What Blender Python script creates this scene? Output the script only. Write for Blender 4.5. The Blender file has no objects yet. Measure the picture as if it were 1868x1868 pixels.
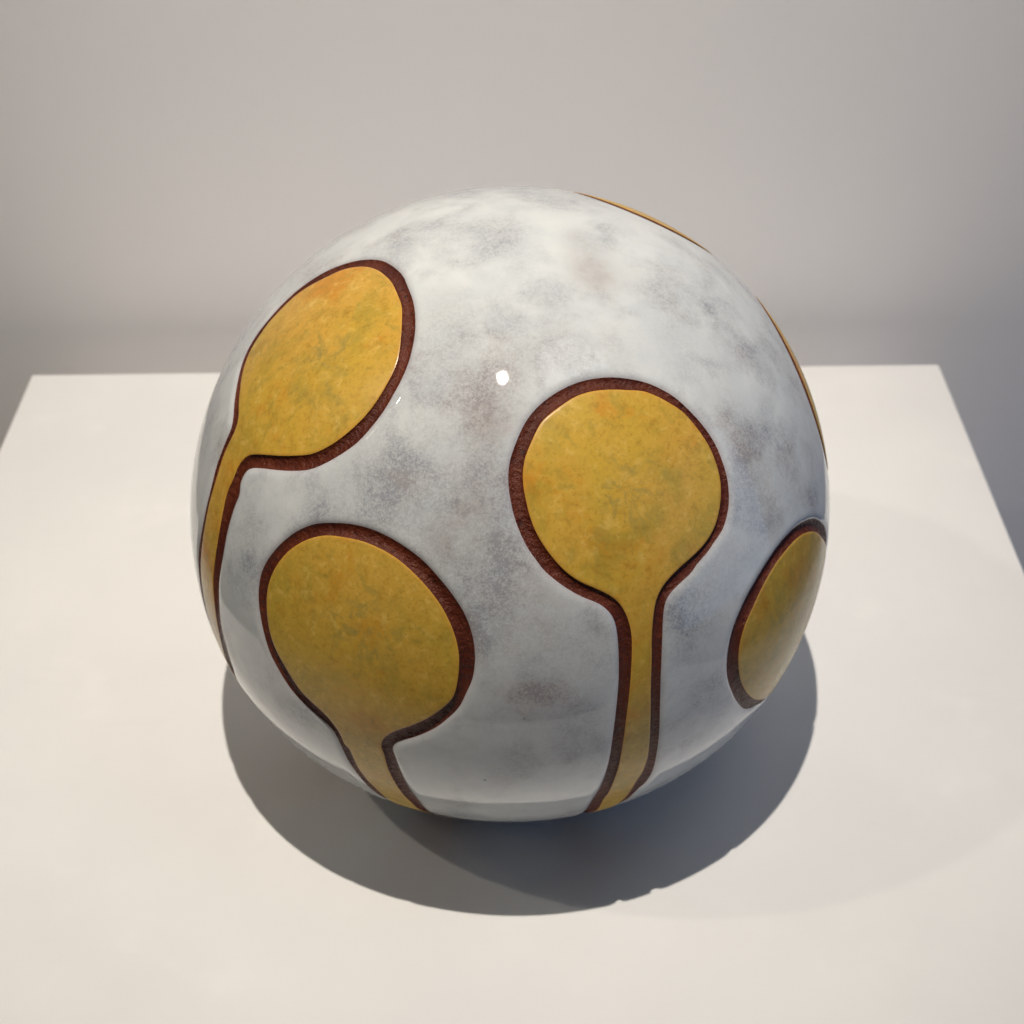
import bpy, math, random
import numpy as np
from mathutils import Vector, Matrix
from mathutils.geometry import delaunay_2d_cdt
from mathutils.kdtree import KDTree

scene = bpy.context.scene
COL = scene.collection
R = 0.15                 # radius of the ceramic ball, metres
CZ = 0.8855 * R          # height of its centre over the plinth top (it has a flattened base)
TOP = 1.0                # height of the plinth top over the floor

# ------------------------------------------------------------------ camera
cam_data = bpy.data.cameras.new('camera')
cam = bpy.data.objects.new('camera', cam_data)
COL.objects.link(cam)
scene.camera = cam
PITCH = math.radians(39.226)
ROLL = math.radians(0.66)
cam_data.sensor_width = 36.0
cam_data.lens = 52.574
cam_data.clip_start = 0.01
cam_data.clip_end = 50.0
cam.location = (0.00574 * R, -3.71886 * R, TOP + 3.8964 * R)
cam.rotation_euler = (Matrix.Rotation(math.pi / 2 - PITCH, 4, 'X') @ Matrix.Rotation(-ROLL, 4, 'Z')).to_euler()
cam_data.dof.use_dof = True
cam_data.dof.focus_distance = 3.95 * R
cam_data.dof.aperture_fstop = 13.0

# ------------------------------------------------------------------ world: dim, slightly cool room light
world = bpy.data.worlds.new('World')
scene.world = world
world.use_nodes = True
bg = world.node_tree.nodes['Background']
bg.inputs['Color'].default_value = (0.74, 0.92, 1.28, 1.0)
bg.inputs['Strength'].default_value = 0.009

# ------------------------------------------------------------------ lamps: a row of ceiling track spots
def spot(name, pos, target, watts, color, size_deg, blend, radius):
    ld = bpy.data.lights.new(name, 'SPOT')
    ld.energy = watts
    ld.color = color
    ld.spot_size = math.radians(size_deg)
    ld.spot_blend = blend
    ld.shadow_soft_size = radius
    o = bpy.data.objects.new(name, ld)
    COL.objects.link(o)
    p = Vector((pos[0] * R, pos[1] * R, TOP + CZ + pos[2] * R))
    t = Vector((target[0] * R, target[1] * R, TOP + target[2] * R))
    o.location = p
    o.rotation_euler = (t - p).to_track_quat('-Z', 'Y').to_euler()
    return o

spot('track_spot', (-0.35, -2.12, 12.5), (-0.18, 1.05, 0.5), 142.0, (1.0, 0.92, 0.82), 46.0, 1.0, 0.012)
spot('track_spot', (-8.42, -1.75, 11.45), (0, 0.3, 0.5), 17.5, (1.0, 0.89, 0.74), 70.0, 0.9, 0.026)
spot('track_spot', (3.63, -0.93, 10.5), (0.3, 0.5, 0.5), 7.0, (0.92, 0.96, 1.0), 70.0, 0.9, 0.32)
spot('track_spot', (-13.0, -0.1, 10.5), (0, 0.3, 0.5), 3.0, (1.0, 0.90, 0.78), 60.0, 0.9, 0.08)
# added cool fill from the right for wall and ball, not a real doorway
ad = bpy.data.lights.new('cool_fill_light', 'AREA')
ad.shape = 'RECTANGLE'; ad.size = 2.2; ad.size_y = 2.8
ad.energy = 11.5; ad.color = (0.22, 0.46, 1.0)
ao = bpy.data.objects.new('cool_fill_light', ad); COL.objects.link(ao)
ao.location = (3.0, -0.9, 1.5)
ao.rotation_euler = (Vector((0.1, 0.2, 1.0)) - ao.location).to_track_quat('-Z', 'Y').to_euler()

# ------------------------------------------------------------------ exposure
scene.view_settings.view_transform = 'Standard'
scene.view_settings.look = 'None'
scene.view_settings.exposure = 0.0
scene.view_settings.gamma = 1.0
scene.view_settings.use_curve_mapping = False
scene.render.engine = 'CYCLES'
scene.cycles.max_bounces = 10
scene.cycles.diffuse_bounces = 6

# ------------------------------------------------------------------ helpers
def obj(name, mesh, parent=None):
    o = bpy.data.objects.new(name, mesh)
    COL.objects.link(o)
    if parent:
        o.parent = parent
    return o

def tag(o, label=None, cat=None, kind=None):
    if label: o['label'] = label
    if cat: o['category'] = cat
    if kind: o['kind'] = kind

class Nodes:
    """small wrapper that builds a node material"""
    def __init__(self, name):
        self.m = bpy.data.materials.new(name)
        self.m.use_nodes = True
        self.t = self.m.node_tree
        self.b = self.t.nodes['Principled BSDF']
    def n(self, kind, **kw):
        nd = self.t.nodes.new(kind)
        for k, v in kw.items():
            setattr(nd, k, v)
        return nd
    def link(self, a, b):
        self.t.links.new(a, b)
    def put(self, sock, v):
        if hasattr(v, 'is_output') or isinstance(v, bpy.types.NodeSocket):
            self.link(v, sock)
        else:
            sock.default_value = v
    def noise(self, vec, scale, detail=4.0, rough=0.5, dist=0.0):
        nd = self.n('ShaderNodeTexNoise')
        nd.inputs['Scale'].default_value = scale
        nd.inputs['Detail'].default_value = detail
        nd.inputs['Roughness'].default_value = rough
        nd.inputs['Distortion'].default_value = dist
        if vec is not None: self.link(vec, nd.inputs['Vector'])
        return nd.outputs['Fac']
    def ramp(self, v, lo, hi, a=0.0, b=1.0, smooth=True):
        nd = self.n('ShaderNodeMapRange')
        nd.interpolation_type = 'SMOOTHSTEP' if smooth else 'LINEAR'
        self.put(nd.inputs['Value'], v)
        nd.inputs['From Min'].default_value = lo
        nd.inputs['From Max'].default_value = hi
        nd.inputs['To Min'].default_value = a
        nd.inputs['To Max'].default_value = b
        return nd.outputs['Result']
    def math(self, op, a, b=0.0, c=0.0):
        nd = self.n('ShaderNodeMath', operation=op)
        self.put(nd.inputs[0], a); self.put(nd.inputs[1], b); self.put(nd.inputs[2], c)
        return nd.outputs[0]
    def mix(self, fac, a, b):
        nd = self.n('ShaderNodeMix', data_type='RGBA')
        self.put(nd.inputs[0], fac)
        self.put(nd.inputs[6], a if not isinstance(a, tuple) else a + (1.0,))
        self.put(nd.inputs[7], b if not isinstance(b, tuple) else b + (1.0,))
        return nd.outputs[2]
    def bump(self, height, strength, dist, normal=None):
        nd = self.n('ShaderNodeBump')
        nd.inputs['Strength'].default_value = strength
        nd.inputs['Distance'].default_value = dist
        self.link(height, nd.inputs['Height'])
        if normal is not None: self.link(normal, nd.inputs['Normal'])
        return nd.outputs['Normal']
    def attr(self, name):
        return self.n('ShaderNodeAttribute', attribute_name=name).outputs['Fac']
    def objco(self):
        return self.n('ShaderNodeTexCoord').outputs['Object']
    def mapping(self, vec, scale=(1, 1, 1), loc=(0, 0, 0), rot=(0, 0, 0)):
        nd = self.n('ShaderNodeMapping')
        nd.inputs['Scale'].default_value = scale
        nd.inputs['Location'].default_value = loc
        nd.inputs['Rotation'].default_value = rot
        self.link(vec, nd.inputs['Vector'])
        return nd.outputs[0]
    def done(self, color, rough, normal=None, ior=1.5, spec=None):
        self.put(self.b.inputs['Base Color'], color if not isinstance(color, tuple) else color + (1.0,))
        self.put(self.b.inputs['Roughness'], rough)
        self.b.inputs['IOR'].default_value = ior
        if spec is not None: self.put(self.b.inputs['Specular IOR Level'], spec)
        if normal is not None: self.link(normal, self.b.inputs['Normal'])
        return self.m

# ------------------------------------------------------------------ materials
def mat_wall():
    k = Nodes('wall_paint'); co = k.objco()
    big = k.noise(co, 2.3, 3.0)
    fine = k.noise(co, 420.0, 2.0)
    roll = k.noise(co, 130.0, 3.0, 0.6)
    col = k.mix(k.ramp(big, 0.3, 0.7), (0.86, 0.84, 0.835), (0.89, 0.87, 0.86))
    h = k.math('ADD', fine, k.math('MULTIPLY', roll, 1.5))
    return k.done(col, 0.72, k.bump(h, 0.14, 0.0008), spec=0.3)

def mat_floor():
    k = Nodes('floor_concrete'); co = k.objco()
    f = k.noise(co, 6.0, 6.0, 0.6)
    return k.done(k.mix(f, (0.16, 0.155, 0.15), (0.26, 0.25, 0.24)), k.ramp(f, 0.3, 0.7, 0.45, 0.65), k.bump(f, 0.1, 0.001))

def mat_plinth():
    k = Nodes('plinth_paint'); co = k.objco()
    blot = k.noise(co, 7.0, 4.0, 0.55)
    cloud = k.noise(co, 22.0, 3.0, 0.5)
    fine = k.noise(co, 260.0, 3.0, 0.55)
    col = k.mix(k.ramp(blot, 0.3, 0.7), (0.765, 0.755, 0.745), (0.80, 0.795, 0.775))
    col = k.mix(k.ramp(cloud, 0.58, 0.75, 0.0, 0.5), col, (0.83, 0.825, 0.80))
    # faint handling scuffs: long thin pale streaks
    st = k.noise(k.mapping(co, (9.0, 70.0, 9.0), rot=(0, 0, 0.5)), 1.0, 3.0, 0.6, 1.2)
    col = k.mix(k.ramp(st, 0.68, 0.78, 0.0, 0.18), col, (0.70, 0.70, 0.68))
    # sparse small specks
    vo = k.n('ShaderNodeTexVoronoi'); vo.inputs['Scale'].default_value = 26.0
    k.link(co, vo.inputs['Vector'])
    keep = k.noise(k.mapping(co, loc=(3.1, 1.7, 0)), 19.0, 1.0)
    sp = k.math('MULTIPLY', k.ramp(vo.outputs['Distance'], 0.018, 0.034, 1.0, 0.0), k.ramp(keep, 0.52, 0.58, 0.0, 0.7))
    col = k.mix(sp, col, (0.42, 0.39, 0.36))
    h = k.math('ADD', fine, k.math('MULTIPLY', blot, 0.7))
    return k.done(col, k.ramp(cloud, 0.3, 0.7, 0.40, 0.55), k.bump(h, 0.16, 0.0007), spec=0.35)

def mat_glaze():
    k = Nodes('white_glaze'); co = k.objco()
    warp = k.mapping(co)
    n1 = k.noise(warp, 31.0, 6.0, 0.60, 0.2)
    n2 = k.noise(k.mapping(co, loc=(0.7, 0.2, 0.4)), 60.0, 5.0, 0.62, 0.3)
    grain = k.noise(co, 1250.0, 3.0, 0.65)
    grain2 = k.noise(co, 520.0, 3.0, 0.6)
    smoke = k.attr('smoke')
    brown = k.attr('brown')
    dens = k.math('ADD', k.math('MULTIPLY', smoke, 0.38), k.ramp(n1, 0.40, 0.74, 0.0, 0.58))
    dens = k.math('MULTIPLY', dens, k.ramp(n2, 0.22, 0.75, 0.55, 1.3))
    g = k.math('ADD', k.math('MULTIPLY', grain, 0.6), k.math('MULTIPLY', grain2, 0.4))
    dens = k.math('MULTIPLY', dens, k.ramp(g, 0.30, 0.70, 0.5, 1.5))
    white = k.mix(k.ramp(n2, 0.3, 0.7), (0.615, 0.645, 0.65), (0.675, 0.695, 0.685))
    grey = k.mix(k.ramp(n1, 0.4, 0.65), (0.21, 0.22, 0.235), (0.25, 0.263, 0.30))
    mauve = k.noise(k.mapping(co, loc=(4.2, 0.3, 2.2)), 24.0, 3.0, 0.5)
    grey = k.mix(k.ramp(mauve, 0.46, 0.66, 0.0, 0.7), grey, (0.29, 0.245, 0.235))
    col = k.mix(k.math('MINIMUM', dens, 0.85), white, grey)
    bf = k.math('MULTIPLY', k.math('MULTIPLY', brown, 0.60), k.ramp(n2, 0.3, 0.65, 0.3, 1.2))
    col = k.mix(bf, col, (0.30, 0.235, 0.21))
    # tiny iron specks
    vo = k.n('ShaderNodeTexVoronoi'); vo.inputs['Scale'].default_value = 120.0
    k.link(co, vo.inputs['Vector'])
    keep = k.noise(k.mapping(co, loc=(5, 3, 1)), 90.0, 1.0)
    sp = k.math('MULTIPLY', k.ramp(vo.outputs['Distance'], 0.05, 0.13, 1.0, 0.0), k.ramp(keep, 0.66, 0.70, 0.0, 0.8))
    col = k.mix(k.math('MAXIMUM', sp, k.attr('speck')), col, (0.10, 0.10, 0.13))
    # edge of the glaze breaks slightly mauve where it thins
    col = k.mix(k.math('MULTIPLY', k.attr('edge'), 0.55), col, (0.40, 0.36, 0.38))
    w = k.noise(co, 30.0, 2.0, 0.5)
    pin = k.noise(co, 420.0, 3.0, 0.6)
    nr = k.bump(w, 0.07, 0.004)
    nr = k.bump(pin, 0.085, 0.0004, nr)
    # fine wiping scratches in the glaze
    scr = k.noise(k.mapping(co, (60.0, 900.0, 900.0), rot=(0.0, 0.12, 0.1)), 1.0, 2.0, 0.5)
    nr = k.bump(k.ramp(scr, 0.62, 0.72), 0.03, 0.0002, nr)
    return k.done(col, k.ramp(n2, 0.3, 0.7, 0.016, 0.034), nr, 1.5)

def mat_yellow():
    k = Nodes('yellow_glaze')
    co = k.objco()
    uv = k.n('ShaderNodeUVMap', uv_map='brush').outputs[0]
    sep = k.n('ShaderNodeSeparateXYZ'); k.link(uv, sep.inputs[0])
    x, y = sep.outputs[0], sep.outputs[1]
    rad = k.math('SQRT', k.math('ADD', k.math('MULTIPLY', x, x), k.math('MULTIPLY', y, y)))
    wob = k.noise(co, 60.0, 3.0, 0.5)
    # short brush strokes fanning out of the middle
    nx = k.math('DIVIDE', x, k.math('ADD', rad, 0.02)); ny = k.math('DIVIDE', y, k.math('ADD', rad, 0.02))
    cmb = k.n('ShaderNodeCombineXYZ')
    k.link(k.math('MULTIPLY', nx, 1.7), cmb.inputs[0]); k.link(k.math('MULTIPLY', ny, 1.7), cmb.inputs[1])
    k.link(k.math('ADD', k.math('MULTIPLY', rad, 12.0), k.math('MULTIPLY', wob, 5.0)), cmb.inputs[2])
    addv = k.n('ShaderNodeVectorMath', operation='ADD'); k.link(cmb.outputs[0], addv.inputs[0])
    sc = k.n('ShaderNodeVectorMath', operation='SCALE'); k.link(co, sc.inputs[0]); sc.inputs['Scale'].default_value = 62.0
    k.link(sc.outputs[0], addv.inputs[1])
    streak = k.noise(addv.outputs[0], 1.0, 6.0, 0.66, 0.5)
    cloud = k.noise(k.mapping(co, loc=(0.3, 0.9, 0.1)), 20.0, 4.0, 0.55, 0.5)
    orange = k.noise(k.mapping(co, loc=(1.3, 0.2, 0.6)), 34.0, 5.0, 0.62, 0.4)
    olive = k.noise(k.mapping(co, loc=(2.1, 0.5, 1.6)), 42.0, 5.0, 0.66, 0.4)
    grain = k.noise(co, 620.0, 4.0, 0.7)
    daub = k.noise(k.mapping(co, (1, 1, 1), (2, 1, 0)), 190.0, 5.0, 0.68, 0.35)
    col = k.mix(k.ramp(cloud, 0.36, 0.64), (0.60, 0.345, 0.058), (0.57, 0.358, 0.046))
    col = k.mix(k.ramp(orange, 0.50, 0.66, 0.0, 0.85), col, (0.57, 0.235, 0.020))
    col = k.mix(k.ramp(olive, 0.48, 0.68, 0.0, 0.66), col, (0.38, 0.275, 0.040))
    tone = k.n('ShaderNodeSeparateColor'); k.link(k.n('ShaderNodeObjectInfo').outputs['Color'], tone.inputs[0])
    col = k.mix(tone.outputs[0], col, (0.46, 0.33, 0.045))
    col = k.mix(tone.outputs[1], col, (0.72, 0.40, 0.055))
    col = k.mix(k.ramp(streak, 0.48, 0.70, 0.0, 0.60), col, (0.34, 0.255, 0.045))
    col = k.mix(k.ramp(daub, 0.52, 0.72, 0.0, 0.50), col, (0.33, 0.18, 0.022))
    col = k.mix(k.ramp(daub, 0.48, 0.30, 0.0, 0.50), col, (0.74, 0.50, 0.13))
    # greenish bloom in the middle of the spot
    core = k.math('MULTIPLY', k.ramp(rad, 0.01, 0.19, 1.0, 0.0), k.ramp(streak, 0.40, 0.68, 0.0, 0.75))
    core = k.math('MULTIPLY', core, k.ramp(daub, 0.35, 0.60, 0.35, 1.0))
    col = k.mix(core, col, (0.34, 0.265, 0.075))
    col = k.mix(k.ramp(grain, 0.50, 0.70, 0.0, 0.38), col, (0.25, 0.15, 0.02))
    col = k.mix(k.math('MULTIPLY', k.attr('edge'), 0.4), col, (0.60, 0.27, 0.05))
    nr = k.bump(k.noise(co, 60.0, 2.0), 0.14, 0.002)
    nr = k.bump(k.noise(co, 300.0, 3.0), 0.06, 0.0006, nr)
    return k.done(col, k.ramp(cloud, 0.3, 0.7, 0.22, 0.34), nr, 1.48, 0.32)

def mat_clay():
    k = Nodes('red_brown_clay'); co = k.objco()
    a = k.noise(co, 70.0, 4.0, 0.6)
    g = k.noise(co, 520.0, 4.0, 0.7)
    pit = k.noise(co, 330.0, 3.0, 0.6)
    col = k.mix(k.ramp(a, 0.3, 0.7), (0.070, 0.0118, 0.0048), (0.120, 0.0245, 0.0095))
    col = k.mix(k.ramp(g, 0.56, 0.72, 0.0, 0.7), col, (0.19, 0.065, 0.030))
    col = k.mix(k.ramp(pit, 0.62, 0.72, 0.0, 0.8), col, (0.018, 0.006, 0.005))
    h = k.math('ADD', g, k.math('MULTIPLY', pit, -1.2))
    return k.done(col, k.ramp(g, 0.35, 0.7, 0.52, 0.30), k.bump(h, 0.8, 0.0011), 1.5, 0.28)

M_WALL, M_FLOOR, M_PLINTH = mat_wall(), mat_floor(), mat_plinth()
M_GLAZE, M_YELLOW, M_CLAY = mat_glaze(), mat_yellow(), mat_clay()

# ------------------------------------------------------------------ setting: wall, floor
def slab(name, lo, hi, m, bevel=0.0, parent=None, segs=4):
    import bmesh
    bm = bmesh.new()
    bmesh.ops.create_cube(bm, size=1.0)
    for v in bm.verts:
        for i in range(3):
            v.co[i] = (lo[i] + hi[i]) / 2 + v.co[i] * (hi[i] - lo[i])
    if bevel:
        bmesh.ops.bevel(bm, geom=list(bm.edges), offset=bevel, segments=segs, profile=0.5, affect='EDGES')
    me = bpy.data.meshes.new(name)
    bm.to_mesh(me); bm.free()
    for p in me.polygons: p.use_smooth = bool(bevel)
    me.materials.append(m)
    return obj(name, me, parent)

PX0, PX1 = -2.232 * R, 2.010 * R       # plinth top, left and right edges
PY1 = 2.115 * R                        # its rear edge
PY0 = PY1 - (PX1 - PX0)
WALL_Y = PY1 + 0.36 * R

wall = slab('wall', (-2.2, WALL_Y, -0.02), (2.2, WALL_Y + 0.12, 2.9), M_WALL)
tag(wall, 'plain pale grey painted gallery wall behind the plinth', kind='structure')
floor = slab('floor', (-2.2, -2.2, -0.06), (2.2, WALL_Y - 0.002, 0.0), M_FLOOR)
tag(floor, 'grey concrete gallery floor under the plinth', kind='structure')

# ------------------------------------------------------------------ plinth
plinth = bpy.data.objects.new('plinth', None)
COL.objects.link(plinth)
plinth.location = ((PX0 + PX1) / 2, (PY0 + PY1) / 2, 0.0)
tag(plinth, 'square white painted display plinth with lightly scuffed top', 'plinth')
hw = (PX1 - PX0) / 2
hd = (PY1 - PY0) / 2
slab('top_panel', (-hw, -hd, TOP - 0.018), (hw, hd, TOP), M_PLINTH, 0.0024, plinth)
slab('box_body', (-hw + 0.0006, -hd + 0.0006, 0.0), (hw - 0.0006, hd - 0.0006, TOP - 0.0182), M_PLINTH, 0.0014, plinth)

# ------------------------------------------------------------------ drawing on the ball (measured surface coordinates)
SMOKE = [(-0.029,-0.02,0.999,0.077,0.7),(0.227,-0.046,0.973,0.062,0.6),(0.135,0.156,0.979,0.048,0.5),(-0.312,-0.045,0.949,0.058,0.5),(-0.109,-0.407,0.907,0.086,0.45),(-0.224,-0.447,0.866,0.072,0.6),(-0.081,-0.638,0.766,0.094,0.9),(-0.294,-0.672,0.68,0.086,0.6),(-0.411,-0.66,0.629,0.079,0.6),(-0.7,-0.575,0.424,0.077,0.55),(-0.14,-0.832,0.537,0.12,1.0),(-0.044,-0.895,0.443,0.12,0.75),(-0.266,-0.736,0.623,0.086,0.7),(0.095,-0.934,0.343,0.12,0.5),(0.64,-0.46,0.616,0.069,0.9),(0.59,-0.422,0.688,0.048,0.5),(0.823,-0.137,0.551,0.086,0.55),(0.757,-0.448,0.475,0.103,0.6),(0.872,-0.369,0.322,0.051,0.9),(0.49,-0.822,0.291,0.103,0.6),(0.472,-0.788,0.396,0.086,0.6),(0.074,-0.989,0.126,0.137,0.45),(0.169,-0.983,0.076,0.077,0.6),(0.037,-0.995,-0.097,0.12,0.12),(0.451,-0.313,0.836,0.086,0.5),(0.378,-0.179,0.908,0.069,0.3),(0.105,-0.426,0.899,0.069,0.35),(-0.471,-0.684,0.557,0.069,0.5),(-0.76,-0.606,0.235,0.069,0.6),(-0.702,-0.707,0.082,0.069,0.4),(0.209,-0.936,0.284,0.086,0.5),(0.566,-0.141,0.812,0.069,0.35),(-0.068,-0.736,0.674,0.086,0.5),(-0.075,-0.95,0.302,0.086,0.4),(-0.822,-0.33,0.465,0.06,0.6),(0.731,-0.142,0.667,0.069,0.4),(0.53,-0.843,0.087,0.103,0.3),(0.463,-0.882,-0.088,0.103,0.2),(-0.58,-0.8,-0.154,0.086,0.35),(-0.274,-0.926,-0.26,0.103,0.2),(-0.006,-0.757,0.654,0.069,0.7),(0.006,-0.848,0.531,0.069,0.6),(-0.073,-0.924,0.375,0.069,0.5),(0.607,-0.601,0.521,0.077,0.5),(0.59,-0.703,0.397,0.069,0.5),(0.446,-0.868,0.216,0.086,0.5),(-0.711,-0.629,0.314,0.06,0.5),(-0.338,-0.735,0.588,0.069,0.5),(-0.182,-0.311,0.933,0.06,0.4),(-0.476,0.021,0.879,0.051,0.4),(0.276,-0.441,0.854,0.069,0.3)]
BROWN = [(0.229,-0.175,0.958,0.058,0.7),(0.212,-0.051,0.976,0.045,0.4),(-0.032,-0.63,0.776,0.058,0.6),(-0.055,-0.755,0.653,0.077,0.5),(-0.14,-0.816,0.561,0.069,0.6),(0.124,-0.91,0.397,0.103,0.35),(0.652,-0.482,0.586,0.045,0.5),(0.038,-0.981,0.19,0.103,0.3)]
SPECKS = [(0.5679,-0.0877,0.8184),(0.1472,-0.4395,0.8861),(0.1858,-0.2234,0.9569),(0.0833,0.0739,0.9938),(0.0258,-0.4807,0.8765),(0.2246,-0.467,0.8553),(0.1109,-0.9938,0.0017),(0.2527,-0.9319,0.2604)]
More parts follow.
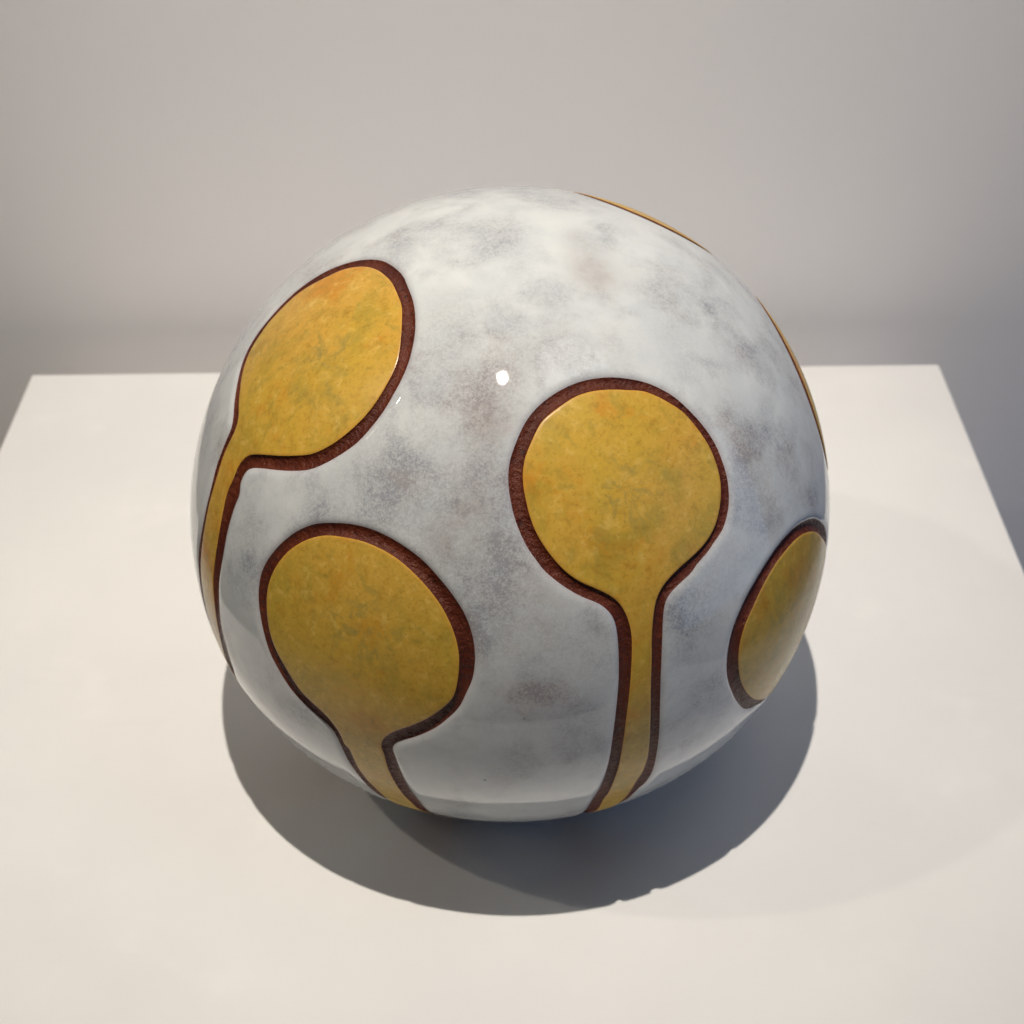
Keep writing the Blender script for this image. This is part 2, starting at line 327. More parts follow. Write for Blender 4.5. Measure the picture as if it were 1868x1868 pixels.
MOTIFS = [
 ((-0.2817,-0.1955),
  [(-0.2143,-0.0278), (-0.1890,-0.0499), (-0.1712,-0.0762), (-0.1605,-0.0983), (-0.1522,-0.1260), (-0.1473,-0.1458), (-0.1472,-0.1657),
   (-0.1493,-0.1982), (-0.1548,-0.2330), (-0.1641,-0.2549), (-0.1805,-0.2790), (-0.1974,-0.2984), (-0.2195,-0.3163), (-0.2498,-0.3319),
   (-0.2814,-0.3414), (-0.3142,-0.3438), (-0.3390,-0.3384), (-0.3826,-0.3224), (-0.4270,-0.3002), (-0.4480,-0.2894), (-0.4673,-0.2827),
   (-0.4852,-0.2829), (-0.5035,-0.2887), (-0.5227,-0.3015), (-0.5522,-0.3140), (-0.5840,-0.3393), (-0.6218,-0.3689), (-0.6652,-0.3976),
   (-0.7110,-0.4247), (-0.7419,-0.4438), (-0.7901,-0.4837), (-0.8351,-0.5173), (-0.8805,-0.5486), (-0.9417,-0.5800), (-1.0331,-0.6101),
   (-1.2834,-0.7580), (-1.6258,-0.9603), (-2.1362,-1.2617), (-3.0028,-1.7735), (-3.0956,-1.6059), (-2.1985,-1.1405), (-1.6713,-0.8670),
   (-1.3180,-0.6837), (-1.0598,-0.5498), (-1.0274,-0.5031), (-0.9683,-0.4641), (-0.9111,-0.4315), (-0.8636,-0.4001), (-0.8205,-0.3710),
   (-0.7694,-0.3503), (-0.7237,-0.3302), (-0.6813,-0.3112), (-0.6443,-0.2914), (-0.6050,-0.2724), (-0.5733,-0.2539), (-0.5469,-0.2362),
   (-0.5221,-0.2245), (-0.5001,-0.2146), (-0.4866,-0.2024), (-0.4803,-0.1855), (-0.4788,-0.1617), (-0.4739,-0.1334), (-0.4705,-0.1061),
   (-0.4618,-0.0787), (-0.4479,-0.0553), (-0.4266,-0.0384), (-0.4032,-0.0233), (-0.3773,-0.0142), (-0.3530,-0.0069), (-0.3270,-0.0027),
   (-0.2989,-0.0056), (-0.2726,-0.0095), (-0.2478,-0.0126)],
  [(-0.1927,-0.0207), (-0.1725,-0.0404), (-0.1487,-0.0783), (-0.1383,-0.1120), (-0.1305,-0.1432), (-0.1283,-0.1732), (-0.1295,-0.1987),
   (-0.1342,-0.2224), (-0.1412,-0.2451), (-0.1526,-0.2684), (-0.1665,-0.2888), (-0.1832,-0.3105), (-0.2052,-0.3308), (-0.2331,-0.3497),
   (-0.2615,-0.3596), (-0.2938,-0.3660), (-0.3303,-0.3664), (-0.3704,-0.3543), (-0.4069,-0.3379), (-0.4398,-0.3205), (-0.4615,-0.3102),
   (-0.4778,-0.3063), (-0.4931,-0.3111), (-0.5083,-0.3204), (-0.5150,-0.3378), (-0.5411,-0.3515), (-0.5742,-0.3721), (-0.5994,-0.3886),
   (-0.6365,-0.4157), (-0.6765,-0.4394), (-0.7094,-0.4579), (-0.7534,-0.4915), (-0.7875,-0.5212), (-0.8326,-0.5574), (-0.8761,-0.5999),
   (-0.9607,-0.6472), (-1.0991,-0.6878), (-1.3543,-0.8475), (-1.7043,-1.0665), (-2.2260,-1.3930), (-3.1094,-1.9457), (-3.3309,-1.5359),
   (-2.2723,-1.0478), (-1.6853,-0.7771), (-1.3041,-0.6013), (-1.0306,-0.4752), (-0.9971,-0.4350), (-0.9464,-0.4067), (-0.8964,-0.3759),
   (-0.8514,-0.3537), (-0.8053,-0.3295), (-0.7557,-0.3170), (-0.7121,-0.3035), (-0.6654,-0.2835), (-0.6280,-0.2656), (-0.5937,-0.2425),
   (-0.5858,-0.2362), (-0.5560,-0.2208), (-0.5302,-0.2067), (-0.5120,-0.1974), (-0.5019,-0.1763), (-0.4973,-0.1477), (-0.4906,-0.1163),
   (-0.4832,-0.0877), (-0.4734,-0.0564), (-0.4558,-0.0316), (-0.4307,-0.0139), (-0.4031,-0.0028), (-0.3744,0.0078), (-0.3472,0.0144),
   (-0.3212,0.0168), (-0.2937,0.0165), (-0.2674,0.0125), (-0.2422,0.0047), (-0.2181,-0.0052)]),
 ((-0.3012,-0.6742),
  [(-0.3211,-0.4847), (-0.2855,-0.4961), (-0.2494,-0.5108), (-0.2159,-0.5314), (-0.1895,-0.5536), (-0.1643,-0.5828), (-0.1421,-0.6149),
   (-0.1253,-0.6476), (-0.1141,-0.6812), (-0.1074,-0.7164), (-0.1071,-0.7536), (-0.1142,-0.7933), (-0.1255,-0.8320), (-0.1396,-0.8595),
   (-0.1713,-0.8883), (-0.2121,-0.9164), (-0.2651,-0.9408), (-0.3159,-0.9581), (-0.3560,-0.9771), (-0.3819,-0.9979), (-0.4017,-1.0280),
   (-0.4074,-1.0584), (-0.4333,-1.1283), (-0.4561,-1.2010), (-0.4806,-1.2916), (-0.5088,-1.3912), (-0.5442,-1.5329), (-0.6187,-1.7237),
   (-0.6651,-1.8846), (-0.7497,-2.1244), (-0.8540,-2.4198), (-0.9863,-2.7947), (-1.1606,-3.2886), (-1.4996,-3.1485), (-1.2599,-2.6452),
   (-1.0811,-2.2698), (-0.9420,-1.9778), (-0.8302,-1.7432), (-0.7385,-1.5349), (-0.6649,-1.3751), (-0.6299,-1.2574), (-0.5926,-1.1549),
   (-0.5401,-1.0356), (-0.5535,-1.0316), (-0.5321,-0.9757), (-0.5283,-0.9332), (-0.5333,-0.8938), (-0.5511,-0.8531), (-0.5702,-0.8142),
   (-0.5771,-0.7702), (-0.5781,-0.7198), (-0.5791,-0.6819), (-0.5722,-0.6431), (-0.5555,-0.6048), (-0.5353,-0.5701), (-0.5098,-0.5393),
   (-0.4787,-0.5159), (-0.4439,-0.4986), (-0.4058,-0.4866), (-0.3618,-0.4813)],
  [(-0.3053,-0.4663), (-0.2675,-0.4769), (-0.2326,-0.4920), (-0.2001,-0.5126), (-0.1714,-0.5359), (-0.1460,-0.5614), (-0.1239,-0.5924),
   (-0.1039,-0.6239), (-0.0865,-0.6596), (-0.0773,-0.6933), (-0.0735,-0.7288), (-0.0760,-0.7665), (-0.0854,-0.8071), (-0.1024,-0.8420),
   (-0.1260,-0.8848), (-0.1613,-0.9209), (-0.2041,-0.9547), (-0.2654,-0.9853), (-0.3180,-1.0018), (-0.3489,-1.0163), (-0.3691,-1.0433),
   (-0.3741,-1.0757), (-0.3903,-1.1363), (-0.4119,-1.2222), (-0.4382,-1.3352), (-0.4567,-1.4212), (-0.4929,-1.5427), (-0.5932,-1.7969),
   (-0.6814,-2.0642), (-0.7937,-2.4042), (-0.9423,-2.8544), (-1.1498,-3.4831), (-1.7418,-3.2280), (-1.4235,-2.6382), (-1.1966,-2.2176),
   (-1.0256,-1.9008), (-0.8915,-1.6523), (-0.7927,-1.5028), (-0.7220,-1.3526), (-0.6655,-1.2340), (-0.6255,-1.1348), (-0.5772,-1.0278),
   (-0.5727,-1.0154), (-0.5567,-0.9683), (-0.5577,-0.9324), (-0.5750,-0.8982), (-0.5957,-0.8590), (-0.6126,-0.8157), (-0.6187,-0.7702),
   (-0.6181,-0.7182), (-0.6144,-0.6798), (-0.5989,-0.6328), (-0.5838,-0.5978), (-0.5659,-0.5618), (-0.5426,-0.5298), (-0.5121,-0.5024),
   (-0.4729,-0.4832), (-0.4311,-0.4696), (-0.3874,-0.4605), (-0.3431,-0.4591)]),
 ((0.1819,-0.4460),
  [(0.1440,-0.2907), (0.1725,-0.2861), (0.1977,-0.2821), (0.2199,-0.2850), (0.2433,-0.2905), (0.2655,-0.2972), (0.2872,-0.3105), (0.3048,-0.3230),
   (0.3242,-0.3397), (0.3393,-0.3580), (0.3532,-0.3796), (0.3622,-0.4032), (0.3667,-0.4310), (0.3667,-0.4581), (0.3602,-0.4845), (0.3481,-0.5074),
   (0.3302,-0.5312), (0.3118,-0.5522), (0.2944,-0.5754), (0.2818,-0.5994), (0.2775,-0.6259), (0.2823,-0.6640), (0.2925,-0.7055), (0.3062,-0.7462),
   (0.3215,-0.7921), (0.3395,-0.8415), (0.3636,-0.8973), (0.3927,-0.9622), (0.4299,-1.0405), (0.4666,-1.1194), (0.5035,-1.2194), (0.5270,-1.3128),
   (0.6339,-1.5791), (0.7765,-1.9344), (0.9800,-2.4412), (1.2992,-3.2364), (1.0601,-3.3224), (0.8883,-2.7840), (0.7607,-2.3841), (0.6617,-2.0740),
   (0.5824,-1.8252), (0.4514,-1.4999), (0.4225,-1.3746), (0.3888,-1.2519), (0.3598,-1.1391), (0.3365,-1.0612), (0.3167,-0.9893), (0.2983,-0.9222),
   (0.2847,-0.8643), (0.2728,-0.8133), (0.2618,-0.7673), (0.2501,-0.7214), (0.2400,-0.6906), (0.2290,-0.6689), (0.2151,-0.6484), (0.1972,-0.6307),
   (0.1745,-0.6189), (0.1327,-0.6037), (0.1317,-0.6043), (0.1010,-0.5877), (0.0760,-0.5652), (0.0568,-0.5419), (0.0428,-0.5200), (0.0327,-0.4965),
   (0.0260,-0.4712), (0.0211,-0.4464), (0.0202,-0.4260), (0.0236,-0.4037), (0.0304,-0.3855), (0.0381,-0.3673), (0.0476,-0.3489), (0.0629,-0.3341),
   (0.0800,-0.3198), (0.0971,-0.3070), (0.1203,-0.2969)],
  [(0.1452,-0.2705), (0.1715,-0.2673), (0.1989,-0.2666), (0.2233,-0.2699), (0.2491,-0.2766), (0.2718,-0.2873), (0.2963,-0.3007), (0.3171,-0.3143),
   (0.3369,-0.3307), (0.3524,-0.3489), (0.3681,-0.3699), (0.3796,-0.3929), (0.3877,-0.4174), (0.3893,-0.4444), (0.3867,-0.4679), (0.3757,-0.4910),
   (0.3642,-0.5166), (0.3468,-0.5434), (0.3419,-0.5580), (0.3210,-0.5838), (0.3067,-0.6033), (0.3002,-0.6219), (0.3031,-0.6470), (0.3133,-0.6842),
   (0.3332,-0.7450), (0.3589,-0.8144), (0.3954,-0.8968), (0.4486,-1.0011), (0.5068,-1.1133), (0.5685,-1.2304), (0.6078,-1.3350), (0.6249,-1.4303),
   (0.7437,-1.7020), (0.9014,-2.0632), (1.1244,-2.5735), (1.4686,-3.3611), (0.9404,-3.5454), (0.7720,-2.9103), (0.6511,-2.4545), (0.5596,-2.1095),
   (0.4875,-1.8380), (0.3874,-1.5033), (0.3562,-1.3228), (0.3298,-1.1918), (0.3059,-1.0860), (0.2853,-1.0031), (0.2686,-0.9284), (0.2549,-0.8650),
   (0.2453,-0.8192), (0.2338,-0.7732), (0.2225,-0.7312), (0.2126,-0.7002), (0.2023,-0.6746), (0.1878,-0.6557), (0.1642,-0.6399), (0.1257,-0.6269),
   (0.0919,-0.6088), (0.0595,-0.5846), (0.0488,-0.5716), (0.0301,-0.5468), (0.0167,-0.5203), (0.0071,-0.4944), (0.0016,-0.4691), (-0.0014,-0.4463),
   (-0.0016,-0.4259), (0.0016,-0.4057), (0.0077,-0.3877), (0.0157,-0.3676), (0.0244,-0.3496), (0.0378,-0.3312), (0.0548,-0.3144), (0.0737,-0.3000),
   (0.0965,-0.2865), (0.1196,-0.2773)]),
 ((0.7269,-0.5596),
  [(0.7983,-0.3120), (0.7441,-0.3289), (0.6977,-0.3484), (0.6505,-0.3777), (0.6171,-0.4087), (0.5885,-0.4477), (0.5689,-0.4817), (0.5566,-0.5151),
   (0.5476,-0.5559), (0.5454,-0.5945), (0.5438,-0.6342), (0.5536,-0.6724), (0.5730,-0.7087), (0.6125,-0.7510), (0.6646,-0.7868), (0.7451,-0.8177),
   (0.8501,-0.8344), (0.9620,-0.8282), (1.0076,-0.8221), (1.0528,-0.8098), (1.0964,-0.7914), (1.1370,-0.7668), (1.1734,-0.7367), (1.2044,-0.7018),
   (1.2292,-0.6632), (1.2470,-0.6219), (1.2575,-0.5793), (1.2608,-0.5367), (1.2570,-0.4953), (1.2468,-0.4561), (1.2307,-0.4199), (1.2096,-0.3874),
   (1.1844,-0.3590), (1.1558,-0.3348), (1.1247,-0.3151), (1.0919,-0.2995), (1.0579,-0.2882), (1.0233,-0.2806), (0.9887,-0.2767), (0.9544,-0.2761),
   (0.9208,-0.2784), (0.8882,-0.2834), (0.8568,-0.2909), (0.8268,-0.3005)],
  [(0.7550,-0.2892), (0.6973,-0.3140), (0.6486,-0.3462), (0.6124,-0.3763), (0.5770,-0.4186), (0.5533,-0.4572), (0.5311,-0.5078), (0.5215,-0.5382),
   (0.5113,-0.5763), (0.5083,-0.6143), (0.5103,-0.6528), (0.5239,-0.6961), (0.5502,-0.7418), (0.5862,-0.7817), (0.6438,-0.8195), (0.7183,-0.8542),
   (0.8162,-0.8803), (0.8991,-0.8772), (0.9831,-0.8539), (1.0395,-0.8461), (1.0951,-0.8307), (1.1483,-0.8076), (1.1972,-0.7769), (1.2402,-0.7396),
   (1.2759,-0.6968), (1.3030,-0.6498), (1.3211,-0.6005), (1.3298,-0.5504), (1.3294,-0.5012), (1.3204,-0.4544), (1.3037,-0.4110), (1.2804,-0.3720),
   (1.2515,-0.3379), (1.2182,-0.3090), (1.1815,-0.2854), (1.1423,-0.2669), (1.1016,-0.2533), (1.0600,-0.2443), (1.0182,-0.2394), (0.9768,-0.2383),
   (0.9361,-0.2406), (0.8966,-0.2458), (0.8585,-0.2536), (0.8221,-0.2636), (0.7875,-0.2756)]),
 ((0.6481,0.0711),
  [(0.5792,-0.0207), (0.5550,-0.0014), (0.5330,0.0189), (0.5136,0.0398), (0.4972,0.0609), (0.4839,0.0818), (0.4740,0.1022), (0.4677,0.1218),
   (0.4651,0.1404), (0.4664,0.1577), (0.4716,0.1734), (0.4808,0.1872), (0.4940,0.1989), (0.5109,0.2083), (0.5314,0.2149), (0.5552,0.2187),
   (0.5819,0.2192), (0.6110,0.2164), (0.6418,0.2099), (0.6737,0.1997), (0.7056,0.1857), (0.7367,0.1681), (0.7660,0.1472), (0.7925,0.1233),
   (0.8151,0.0972), (0.8329,0.0696), (0.8454,0.0416), (0.8519,0.0142), (0.8524,-0.0116), (0.8469,-0.0347), (0.8357,-0.0544), (0.8195,-0.0698),
   (0.7990,-0.0807), (0.7751,-0.0869), (0.7486,-0.0884), (0.7204,-0.0855), (0.6913,-0.0785), (0.6620,-0.0681), (0.6332,-0.0546), (0.6055,-0.0386)],
  [(0.5673,-0.0367), (0.5412,-0.0152), (0.5177,0.0074), (0.4972,0.0306), (0.4799,0.0541), (0.4660,0.0775), (0.4558,0.1004), (0.4494,0.1226),
   (0.4471,0.1438), (0.4489,0.1635), (0.4550,0.1817), (0.4654,0.1980), (0.4800,0.2120), (0.4988,0.2236), (0.5216,0.2322), (0.5480,0.2377),
   (0.5776,0.2396), (0.6100,0.2377), (0.6444,0.2317), (0.6800,0.2213), (0.7158,0.2065), (0.7507,0.1874), (0.7836,0.1641), (0.8132,0.1372),
   (0.8384,0.1074), (0.8580,0.0756), (0.8714,0.0430), (0.8779,0.0109), (0.8773,-0.0194), (0.8699,-0.0467), (0.8561,-0.0699), (0.8366,-0.0883),
   (0.8125,-0.1014), (0.7848,-0.1089), (0.7544,-0.1111), (0.7225,-0.1082), (0.6900,-0.1007), (0.6575,-0.0892), (0.6259,-0.0742), (0.5957,-0.0565)]),
 ((0.2464,0.2667),
  [(0.2212,0.1479), (0.2007,0.1540), (0.1814,0.1626), (0.1637,0.1733), (0.1478,0.1861), (0.1342,0.2007), (0.1230,0.2167), (0.1145,0.2339),
   (0.1089,0.2519), (0.1064,0.2704), (0.1071,0.2891), (0.1111,0.3075), (0.1183,0.3251), (0.1287,0.3417), (0.1421,0.3568), (0.1582,0.3698),
   (0.1769,0.3806), (0.1976,0.3886), (0.2199,0.3937), (0.2431,0.3954), (0.2668,0.3938), (0.2901,0.3888), (0.3125,0.3803), (0.3332,0.3687),
   (0.3516,0.3542), (0.3672,0.3373), (0.3794,0.3184), (0.3880,0.2982), (0.3927,0.2773), (0.3935,0.2563), (0.3903,0.2358), (0.3835,0.2164),
   (0.3732,0.1987), (0.3598,0.1829), (0.3439,0.1696), (0.3258,0.1589), (0.3061,0.1510), (0.2853,0.1459), (0.2639,0.1438), (0.2424,0.1445)],
  [(0.2176,0.1323), (0.1949,0.1392), (0.1735,0.1489), (0.1539,0.1610), (0.1363,0.1754), (0.1212,0.1917), (0.1088,0.2097), (0.0993,0.2291),
   (0.0931,0.2494), (0.0903,0.2703), (0.0910,0.2913), (0.0953,0.3122), (0.1032,0.3323), (0.1146,0.3512), (0.1295,0.3685), (0.1475,0.3836),
   (0.1683,0.3960), (0.1915,0.4055), (0.2165,0.4115), (0.2427,0.4138), (0.2693,0.4122), (0.2957,0.4066), (0.3210,0.3971), (0.3444,0.3839),
   (0.3652,0.3673), (0.3827,0.3480), (0.3965,0.3263), (0.4060,0.3031), (0.4111,0.2791), (0.4117,0.2551), (0.4079,0.2317), (0.3999,0.2095),
   (0.3881,0.1893), (0.3729,0.1715), (0.3548,0.1564), (0.3344,0.1443), (0.3123,0.1354), (0.2890,0.1298), (0.2651,0.1275), (0.2411,0.1284)]),
 ((-0.4285,0.3430),
  [(-0.3828,0.1782), (-0.3948,0.1761), (-0.4079,0.1778), (-0.4219,0.1832), (-0.4363,0.1924), (-0.4510,0.2053), (-0.4654,0.2218), (-0.4792,0.2414),
   (-0.4919,0.2640), (-0.5031,0.2891), (-0.5124,0.3159), (-0.5194,0.3441), (-0.5238,0.3726), (-0.5255,0.4008), (-0.5244,0.4278), (-0.5204,0.4527),
   (-0.5138,0.4747), (-0.5047,0.4931), (-0.4937,0.5073), (-0.4811,0.5168), (-0.4673,0.5214), (-0.4529,0.5211), (-0.4383,0.5159), (-0.4239,0.5063),
   (-0.4101,0.4925), (-0.3971,0.4751), (-0.3852,0.4548), (-0.3746,0.4322), (-0.3653,0.4079), (-0.3575,0.3825), (-0.3513,0.3566), (-0.3467,0.3309),
   (-0.3438,0.3058), (-0.3426,0.2818), (-0.3431,0.2594), (-0.3455,0.2390), (-0.3496,0.2209), (-0.3554,0.2055), (-0.3630,0.1931), (-0.3721,0.1839)],
  [(-0.3770,0.1616), (-0.3915,0.1587), (-0.4073,0.1599), (-0.4241,0.1652), (-0.4415,0.1748), (-0.4590,0.1885), (-0.4762,0.2063), (-0.4927,0.2278),
   (-0.5077,0.2526), (-0.5209,0.2804), (-0.5318,0.3104), (-0.5398,0.3420), (-0.5447,0.3742), (-0.5461,0.4062), (-0.5441,0.4368), (-0.5385,0.4652),
   (-0.5297,0.4903), (-0.5180,0.5114), (-0.5038,0.5276), (-0.4878,0.5384), (-0.4706,0.5437), (-0.4527,0.5434), (-0.4348,0.5376), (-0.4173,0.5267),
   (-0.4007,0.5113), (-0.3853,0.4919), (-0.3714,0.4693), (-0.3591,0.4441), (-0.3487,0.4172), (-0.3400,0.3891), (-0.3334,0.3606), (-0.3287,0.3322),
   (-0.3260,0.3045), (-0.3253,0.2780), (-0.3267,0.2533), (-0.3301,0.2306), (-0.3356,0.2104), (-0.3432,0.1931), (-0.3526,0.1791), (-0.3639,0.1685)]),
]

# ------------------------------------------------------------------ the ball
# Surface coordinates: every outline is held as (x, y) of the stereographic map of the unit ball seen from its base
# (0,0 is the crown, 1 the equator), so the drawing lives on the ball itself.
def lift(p):
    p = np.asarray(p, float)
    s = (p ** 2).sum(-1, keepdims=True)
    return np.concatenate([2 * p / (1 + s), (1 - s) / (1 + s)], -1)

def flat(n):
    return n[:, :2] / (1 + n[:, 2:3])

# the ball is hand built: a few broad swellings and one slightly flattened side
LUMPS = [((0.67, 0.139, 0.729), 0.0115, 0.48), ((-0.76, -0.62, -0.18), 0.015, 0.45), ((-0.011, -0.778, -0.628), -0.010, 0.42),
         ((0.70, -0.65, -0.29), 0.006, 0.35), ((-0.75, 0.19, 0.63), -0.004, 0.55)]

def radius(n):
    r = np.ones(len(n))
    for d, a, s in LUMPS:
        d = np.array(d) / np.linalg.norm(d)
        ang = np.arccos(np.clip(n @ d, -1, 1))
        r += a * np.exp(-(ang / s) ** 2)
    return r

def resample(pts, step):
    p = np.array(pts, float); n = len(p)
    out = []
    for i in range(n):                                   # closed centripetal-like spline
        a, b, c, d = p[i - 1], p[i], p[(i + 1) % n], p[(i + 2) % n]
        for t in np.linspace(0, 1, 16, endpoint=False):
            out.append(0.5 * (2 * b + (c - a) * t + (2 * a - 5 * b + 4 * c - d) * t * t + (3 * b - a - 3 * c + d) * t ** 3))
    q = np.array(out)
    for _ in range(2):
        L = lift(q)
        seg = np.linalg.norm(np.roll(L, -1, 0) - L, axis=1)
        acc = np.concatenate([[0], np.cumsum(seg)])
        m = max(24, int(acc[-1] / step))
        t = np.linspace(0, acc[-1], m, endpoint=False)
        qq = np.vstack([q, q[:1]])
        q = np.stack([np.interp(t, acc, qq[:, k]) for k in (0, 1)], 1)
        for _s in range(3):
            q = 0.25 * np.roll(q, 1, 0) + 0.5 * q + 0.25 * np.roll(q, -1, 0)
    return q

def inside(p, poly):
    b = np.roll(poly, -1, 0)
    res = np.zeros(len(p), int)
    lo, hi = poly.min(0), poly.max(0)
    sel = np.where(((p >= lo) & (p <= hi)).all(1))[0]
    for s in np.array_split(sel, max(1, len(sel) // 4000)):
        x, y = p[s, 0:1], p[s, 1:2]
        c = ((poly[:, 1] > y) != (b[:, 1] > y)) & (x < (b[:, 0] - poly[:, 0]) * (y - poly[:, 1]) / (b[:, 1] - poly[:, 1] + 1e-15) + poly[:, 0])
        res[s] = c.sum(1) % 2
    return res.astype(bool)

def kd(points3):
    t = KDTree(len(points3))
    for i, q in enumerate(points3): t.insert(q, i)
    t.balance()
    return t

STEP = 0.0062
curves = []                      # (inner, outer) resampled, flat
for head, inn, out in MOTIFS:
    curves.append((resample(inn, STEP), resample(out, STEP)))
inner3 = [lift(c[0]) for c in curves]; outer3 = [lift(c[1]) for c in curves]
KI, KO = kd(np.vstack(inner3)), kd(np.vstack(outer3))

def offset(poly, d):             # shift a closed curve along the surface; d > 0 moves outwards
    L = lift(poly)
    tan = np.roll(L, -1, 0) - np.roll(L, 1, 0)
    nrm = np.cross(tan, L); nrm /= np.linalg.norm(nrm, axis=1)[:, None]
    test = flat(L + 1e-4 * nrm)
    if inside(test, poly).mean() > 0.5: nrm = -nrm
    q = L + d * nrm
    return flat(q / np.linalg.norm(q, axis=1)[:, None])

ZB = -0.845                                              # where the rounded foot begins
rb = math.sqrt((1 - ZB) / (1 + ZB))
pts, edges = [], []
def add_loop(q):
    s = sum(len(x) for x in pts)
    pts.append(q)
    edges.extend((s + i, s + (i + 1) % len(q)) for i in range(len(q)))
for c in curves:
    add_loop(c[0]); add_loop(c[1])
NR = 150
ring = np.stack([rb * np.cos(np.linspace(0, 2 * np.pi, NR, endpoint=False)), rb * np.sin(np.linspace(0, 2 * np.pi, NR, endpoint=False))], 1)
add_loop(ring)
n_curve = sum(len(x) for x in pts)
extra = []
for (ci, co), li, lo in zip(curves, inner3, outer3):
    for d in (0.004, 0.009, 0.017, 0.028): extra.append(offset(co, d))
    for d in (0.0028, 0.006, 0.012): extra.append(offset(ci, -d))
    near = np.array([KO.find(q)[0] for q in li])
    for fr in (0.13, 0.32, 0.5, 0.68, 0.87):
        q = li + fr * (near - li)
        extra.append(flat(q / np.linalg.norm(q, axis=1)[:, None]))
NF = 26000
i = np.arange(NF) + 0.5
zz = 1 - 2 * i / NF
ph = i * math.pi * (3 - math.sqrt(5))
fib = np.stack([np.sqrt(1 - zz ** 2) * np.cos(ph), np.sqrt(1 - zz ** 2) * np.sin(ph), zz], 1)
fib = fib[fib[:, 2] > ZB + 0.01]
band = kd(np.vstack([lift(e) for e in extra] + inner3 + outer3))
fib = fib[np.array([band.find(q)[2] for q in fib]) > 0.012]
# thin out strip points that crowd each other or sit on a curve
cand = np.vstack(extra); cand3 = lift(cand)
curve_kd = kd(np.vstack(inner3 + outer3))
keep = np.array([curve_kd.find(q)[2] for q in cand3]) > 0.0018
cand, cand3 = cand[keep], cand3[keep]
grid, ok = {}, []
for j, q in enumerate(cand3):
    key = tuple((q / 0.0026).astype(int))
    if key not in grid:
        grid[key] = j; ok.append(j)
pts.append(cand[ok]); pts.append(flat(fib))
P2 = np.vstack(pts)
vs, es, fs, ov, oe, of = delaunay_2d_cdt([Vector(p) for p in P2], edges, [], 0, 1e-9)
V2 = np.array([(v.x, v.y) for v in vs])
F = np.array([f for f in fs if len(f) == 3])
N3 = lift(V2)
cen = V2[F].mean(1)
F = F[(np.linalg.norm(cen, axis=1) < rb)]
cen = V2[F].mean(1)
a, b, c = N3[F[:, 0]], N3[F[:, 1]], N3[F[:, 2]]          # keep faces turned outwards
flip = (np.cross(b - a, c - a) * (a + b + c)).sum(1) < 0
F[flip] = F[flip][:, ::-1]

region = np.full(len(F), -1)                             # -1 white glaze, 2k groove of motif k, 2k+1 its yellow field
for k_, (ci, co) in enumerate(curves):
    region[inside(cen, co)] = 2 * k_
    region[inside(cen, ci)] = 2 * k_ + 1

d_in = np.array([KI.find(q)[2] for q in N3]); d_out = np.array([KO.find(q)[2] for q in N3])
kind = np.zeros(len(N3), int)                            # 0 white, 1 groove, 2 yellow, 3 on a curve
for f, r_ in zip(F, region):
    t = 0 if r_ < 0 else (1 if r_ % 2 == 0 else 2)
    kind[f] = np.maximum(kind[f], t)
on_out, on_in = d_out < 2e-4, d_in < 2e-4
rng = np.random.RandomState(4)
E_W, E_Y, DEPTH = 0.0046, 0.0014, 0.0112
hgt = np.zeros(len(N3))
w_ = kind == 0
hgt[w_] = -E_W * np.clip(1 - d_out[w_] / 0.017, 0, 1) ** 2 + 0.0006 * np.exp(-((d_out[w_] - 0.026) / 0.012) ** 2)
g_ = kind == 1
tt = d_in[g_] / np.maximum(d_in[g_] + d_out[g_], 1e-6)
hgt[g_] = -DEPTH * np.clip(np.sin(np.pi * np.clip(tt, 0, 1)), 0, 1) ** 0.35 * (0.88 + 0.12 * rng.rand(g_.sum()))
y_ = kind == 2
hgt[y_] = -E_Y * np.clip(1 - d_in[y_] / 0.005, 0, 1) ** 2
hgt[on_out] = -E_W
hgt[on_in] = -E_Y
# left-flank grooves made shallower to smooth a notch out of the cast shadow
hgt *= 1 - 0.8 * np.exp(-((N3[:, 2] + 0.02) / 0.16) ** 2) * (N3[:, 0] < -0.7)
RAD = radius(N3) + hgt

def spots(n, items):
    v = np.zeros(len(n))
    for x, y, z, s, a_ in items:
        d = np.array((x, y, z)); ang = np.arccos(np.clip(n @ d, -1, 1))
        v += a_ * np.exp(-(ang / (s * 1.15)) ** 2)
    return np.clip(v, 0, 1.3)

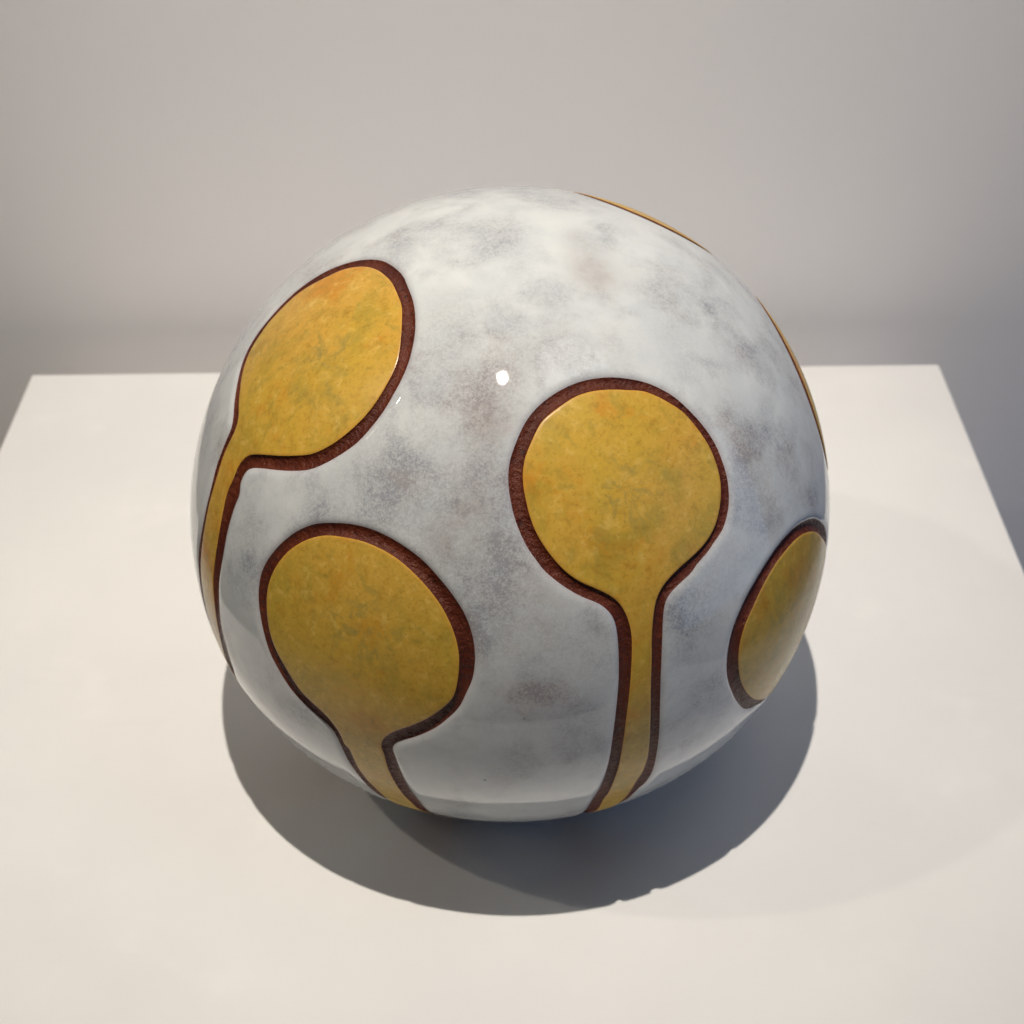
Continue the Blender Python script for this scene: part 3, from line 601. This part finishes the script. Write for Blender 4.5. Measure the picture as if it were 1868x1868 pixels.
def build(name, faces, material, parent, smooth_normals=None, foot=False, center=None, edge_from=None):
    idx = np.unique(faces)
    mp = -np.ones(len(N3), int); mp[idx] = np.arange(len(idx))
    n = N3[idx]
    co = n * RAD[idx][:, None] * R
    fl = [tuple(f) for f in mp[faces]]
    if foot:                                             # rounded foot and flat base below the trimmed ring
        zr = np.abs(np.linalg.norm(V2[idx], axis=1) - rb) < 1e-4
        ri = np.where(zr)[0]
        ri = ri[np.argsort(np.arctan2(n[ri, 1], n[ri, 0]))]
        base_r = math.sqrt(1 - ZB ** 2)
        prev = list(ri); add = []
        cur = len(co)
        for rr, z in ((0.512, -0.868), (0.492, -0.879), (0.47, -0.8855), (0.30, -0.8855)):
            row = []
            for q in ri:
                u = n[q, :2] / np.linalg.norm(n[q, :2])
                add.append((u[0] * rr * R, u[1] * rr * R, z * R)); row.append(cur); cur += 1
            for q in range(len(ri)):
                fl.append((prev[q], row[q], row[(q + 1) % len(ri)], prev[(q + 1) % len(ri)])[::-1])
            prev = row
        fl.append(tuple(prev)[::-1])
        co = np.vstack([co, np.array(add)])
        n = np.vstack([n, np.array(add) / R])
    me = bpy.data.meshes.new(name)
    me.from_pydata([tuple(x) for x in co], [], fl)
    for p in me.polygons: p.use_smooth = True
    me.materials.append(material)
    for nm in (('smoke', SMOKE), ('brown', BROWN)) if foot else ():
        at = me.attributes.new(nm[0], 'FLOAT', 'POINT')
        at.data.foreach_set('value', spots(n, nm[1]).astype(np.float32))
    if foot:
        at = me.attributes.new('speck', 'FLOAT', 'POINT')
        at.data.foreach_set('value', np.zeros(len(co), np.float32))
    if edge_from is not None:
        e = np.zeros(len(co), np.float32)
        e[:len(idx)] = np.clip(1 - edge_from[idx] / 0.012, 0, 1)
        at = me.attributes.new('edge', 'FLOAT', 'POINT')
        at.data.foreach_set('value', e)
    if center is not None:
        c3 = lift(np.array([center]))[0]
        ex = np.cross((0, 0, 1.0), c3); ex /= np.linalg.norm(ex)
        ey = np.cross(c3, ex)
        uvl = me.uv_layers.new(name='brush')
        li = np.zeros(len(me.loops), int); me.loops.foreach_get('vertex_index', li)
        uv = np.stack([n[li] @ ex, n[li] @ ey], 1).astype(np.float32)
        uvl.data.foreach_set('uv', uv.ravel())
    if smooth_normals is not None:
        cn = np.zeros((len(co), 3))
        m = smooth_normals[idx]
        cn[:len(idx)][m] = true_n[idx][m]
        me.normals_split_custom_set_from_vertices([tuple(x) for x in cn])
    me.update()
    return obj(name, me, parent)

# exact normals of the smooth shape away from the carved edges
def shape_point(n): return n * radius(n)[:, None]
h_ = 1e-3
ax = np.where(np.abs(N3[:, 2:3]) < 0.9, np.array([[0, 0, 1.0]]), np.array([[1.0, 0, 0]]))
t1 = np.cross(ax, N3); t1 /= np.linalg.norm(t1, axis=1)[:, None]
t2 = np.cross(N3, t1)
def step_to(t, s):
    q = N3 + s * t
    return shape_point(q / np.linalg.norm(q, axis=1)[:, None])
true_n = np.cross(step_to(t1, h_) - step_to(t1, -h_), step_to(t2, h_) - step_to(t2, -h_))
true_n /= np.linalg.norm(true_n, axis=1)[:, None]
far = np.minimum(d_in, d_out)

ball = bpy.data.objects.new('ceramic_ball', None)
COL.objects.link(ball)
ball.location = (0, 0, TOP + CZ)
tag(ball, 'glossy white ceramic ball with grey mottling and brown-outlined yellow spots, resting on plinth', 'ceramic ball')

build('glazed_body', F[region == -1], M_GLAZE, ball, (far > 0.05) & (N3[:, 2] > ZB + 0.06), foot=True, edge_from=d_out)
TONES = [(0.0, 0.08), (0.24, 0.0), (0.06, 0.0), (0.18, 0.0), (0.1, 0.1), (0.0, 0.2), (0.2, 0.0)]   # olive, golden share of each spot
for k_, (head, inn, out) in enumerate(MOTIFS):
    fld = build('yellow_spot', F[region == 2 * k_ + 1], M_YELLOW, ball, far > 0.02, center=head, edge_from=d_in)
    fld.color = TONES[k_] + (0.0, 1.0)
    build('clay_groove', F[region == 2 * k_], M_CLAY, fld)
